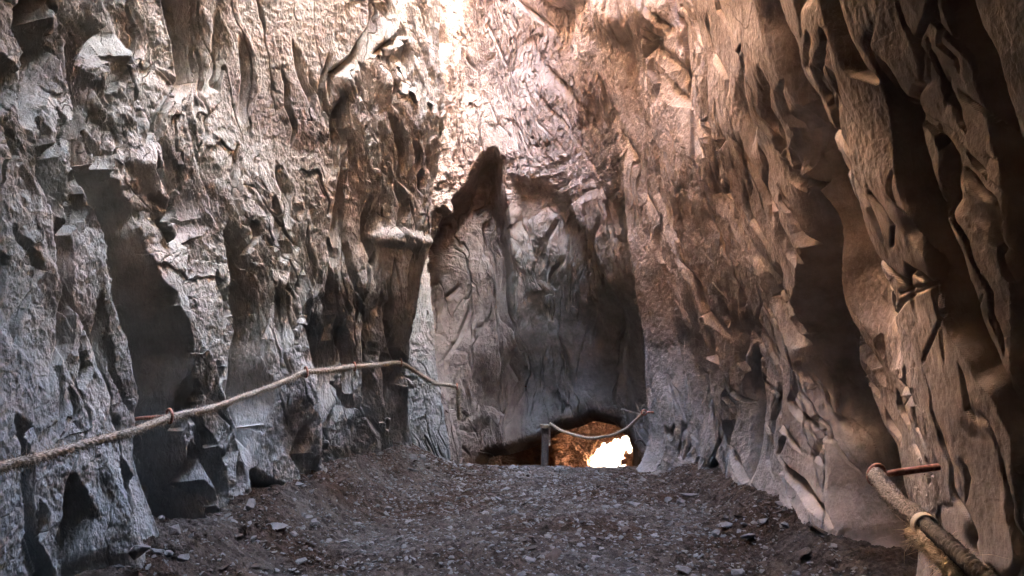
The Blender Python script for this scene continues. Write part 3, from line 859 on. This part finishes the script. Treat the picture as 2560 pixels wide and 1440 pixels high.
LRS = 0.965
lr = [P(-90, 1195, 2.3 * LRS), P(60, 1152, 2.65 * LRS), P(200, 1115, 2.95 * LRS), P(330, 1078, 3.3 * LRS), P(428, 1044, 3.7 * LRS), P(540, 1016, 4.15 * LRS), P(650, 978, 4.6 * LRS), P(730, 945, 4.95 * LRS), P(768, 930, 5.15 * LRS),
      P(830, 925, 5.4 * LRS), P(888, 916, 5.7 * LRS), P(950, 912, 6.1 * LRS), P(1003, 908, 6.45 * LRS), P(1045, 934, 6.75 * LRS), P(1090, 958, 7.05 * LRS), P(1142, 968, 7.3 * LRS), P(1146, 1005, 7.32 * LRS), P(1149, 1050, 7.33 * LRS)]
rope("hemp_rope", lr, 0.017, M_ROPE, "long hairy hemp rope threaded through rusty eye bolts along the left wall", "rope", hair=9000, hl=.02, seed=1)
fr = [P(1374, 1058, 7.4), P(1400, 1075, 7.35), P(1440, 1088, 7.25), P(1480, 1095, 7.15), P(1530, 1088, 7.05), P(1570, 1068, 6.95), P(1612, 1028, 6.9)]
rope("sagging_rope", fr, 0.013, M_ROPE, "thin grey rope sagging in front of the bright opening at the far end", "rope", hair=500, hl=.015, seed=2)
rr = [P(2186, 1186, 2.27), P(2215, 1222, 2.05), P(2255, 1262, 1.82), P(2310, 1312, 1.6), P(2380, 1370, 1.42), P(2450, 1430, 1.3), P(2540, 1500, 1.2)]
root = bpy.data.objects.new("frayed_rope", None); COL.objects.link(root); root.location = (0, 0, 0)
tag(root, "thick frayed rope bound with pale wire at the bottom right", "rope")
M_BRAID = rope_mat("dark_braid", (0.075, 0.065, 0.055))
rope("hemp_end", rr[:4], 0.022, M_ROPE_D, parent=root, hair=3200, hl=.010, hw=.022, seed=3, step=.003, pitch=.07)
rope("braided_cord", [rr[2] * .35 + rr[3] * .65] + rr[3:], 0.017, M_BRAID, parent=root, hair=700, hl=.008, hw=.025, seed=5, step=.003, pitch=.045)
r2 = [P(2292, 1335, 1.62), P(2330, 1362, 1.55), P(2380, 1410, 1.47), P(2430, 1470, 1.4)]
rope("frayed_end", r2, 0.026, M_ROPE_P, parent=root, hair=1600, hl=.014, hw=.022, seed=4, step=.003, pitch=.3)
def tube(name, c_, rad, mat, parent=None, k=12):
    c_ = np.array(c_, float)
    T, Nn, Bb = frames(c_)
    a_ = np.linspace(0, 2 * np.pi, k, endpoint=False)
    rad = np.broadcast_to(np.asarray(rad, float), (len(c_),))
    V_ = c_[:, None] + rad[:, None, None] * (np.cos(a_)[None, :, None] * Nn[:, None] + np.sin(a_)[None, :, None] * Bb[:, None])
    n = len(c_); i = np.arange(n - 1)[:, None] * k; j = np.arange(k)[None, :]; j2 = (j + 1) % k
    F_ = np.stack([i + j, i + j2, i + k + j2, i + k + j], -1).reshape(-1, 4)
    V_ = np.concatenate([V_.reshape(-1, 3), c_[:1], c_[-1:]])
    o0 = n * k; b = (n - 1) * k; ar = np.arange(k)
    cp = np.concatenate([np.stack([np.full(k, o0), ar, (ar + 1) % k, np.full(k, o0)], 1), np.stack([np.full(k, o0 + 1), b + (ar + 1) % k, b + ar, np.full(k, o0 + 1)], 1)])
    return build_mixed(name, V_, np.concatenate([F_, cp]), mat, parent)
cR = spline(rr, 60)
k0 = 30
T, Nn, Bb = frames(cR)
ctr = P(2308, 1310, 1.6)
kk = int(np.argmin(np.linalg.norm(cR - ctr, axis=1)))
tt = T[kk]; n_, b_ = Nn[kk], Bb[kk]
wraps = []
for q in np.linspace(0, 1, 90):
    an = q * 2 * np.pi * 5
    wraps.append(cR[kk] + tt * (q - .5) * .03 + (n_ * math.cos(an) + b_ * math.sin(an)) * 0.0245)
tube("wire_wrap", wraps, 0.0022, M_WIRE, root, 8)

def eye_bolt(ring_c, wall_p, label, rr_=0.033, tr=0.0065, sr=0.010):
    """ring round the rope, shank driven into the wall"""
    ring_c = np.array(ring_c, float); wall_p = np.array(wall_p, float)
    t = bpy.data.objects.new("eye_bolt", None); COL.objects.link(t)
    t.location = ring_c
    tag(t, label, "bolt", "rusty eye bolts holding the rope")
    d = wall_p - ring_c; ln_ = np.linalg.norm(d); d /= ln_
    upv = np.array([0, 0, 1.0])
    e2 = upv - d * np.dot(upv, d); e2 /= np.linalg.norm(e2)
    a_ = np.linspace(0, 2 * np.pi, 33)
    ring = [d * math.cos(q) * rr_ + e2 * math.sin(q) * rr_ for q in a_]
    ring_o = tube("ring", ring, tr, M_RUST, t, 10)
    sh = [d * (rr_ - .004 + (ln_ - rr_ + .06) * q) + e2 * (-.0) for q in np.linspace(0, 1, 8)]
    tube("shank", sh, [sr * .8] + [sr] * 7, M_RUST, t, 10)
    return t
eye_bolt(P(424, 1040, 3.68 * LRS), P(350, 1046, 3.8), "rusty eye bolt crossing the big dark fissure, nearest on the left wall")
eye_bolt(P(765, 930, 5.14 * LRS), P(733, 936, 5.2), "rusty eye bolt where the left rope bends beneath a crumbling rib")
eye_bolt(P(886, 916, 5.69 * LRS), P(855, 914, 5.8), "rusty eye bolt midway along the level stretch of left rope", .03)
eye_bolt(P(1002, 906, 6.44 * LRS), P(975, 906, 6.55), "rusty eye bolt at the corner where the left rope turns down", .03)
eye_bolt(P(1142, 966, 7.3 * LRS), P(1125, 962, 7.5), "small rusty eye bolt at the far end of the left rope", .028)
eye_bolt(P(2192, 1188, 2.27), P(2310, 1172, 2.32), "red rusted eye bolt on the right wall holding the frayed rope", .031, .0065, .011)
eye_bolt(P(1610, 1031, 6.88), P(1645, 1030, 6.9), "small dark eye bolt on the far right slab holding the sagging rope", .024, .006)

# post with the end of the sagging rope
t = bpy.data.objects.new("wooden_post", None); COL.objects.link(t)
pb = P(1362, 1062, 7.42); t.location = (pb[0], pb[1], -0.95)
tag(t, "thin dark post standing beyond the floor edge, rope tied at its top", "post")
hgt = pb[2] + 0.95
tube("shaft", [(0.004 * math.sin(q * 9), 0.003 * math.cos(q * 7), hgt * q) for q in np.linspace(0, 1, 14)], [0.036] * 13 + [0.03], M_DARK, t, 9)
tube("rope_binding", [(0.04 * math.cos(q), 0.04 * math.sin(q), hgt - .03 + q * .0018) for q in np.linspace(0, 18, 80)], 0.007, M_ROPE, t, 6)
tube("rope_tail", [(0.05, -.02, hgt - .01), (0.05, -.03, hgt - .08), (0.047, -.03, hgt - .2)], 0.006, M_ROPE, t, 6)
# curved iron hook on the wall behind the opening
hk = [P(1588 + 26 * q, 1108 - 12 * math.sin(q * 3.0) + 8 * q, 8.0) for q in np.linspace(0, 1, 14)]
h0 = np.array(hk[0])
o = tube("iron_hook", [np.array(p) - h0 for p in hk], 0.011, M_DARK)
o.location = h0
tag(o, "small black curved hook jutting beside the bright opening", "hook")
print("verts", NT * NZ)
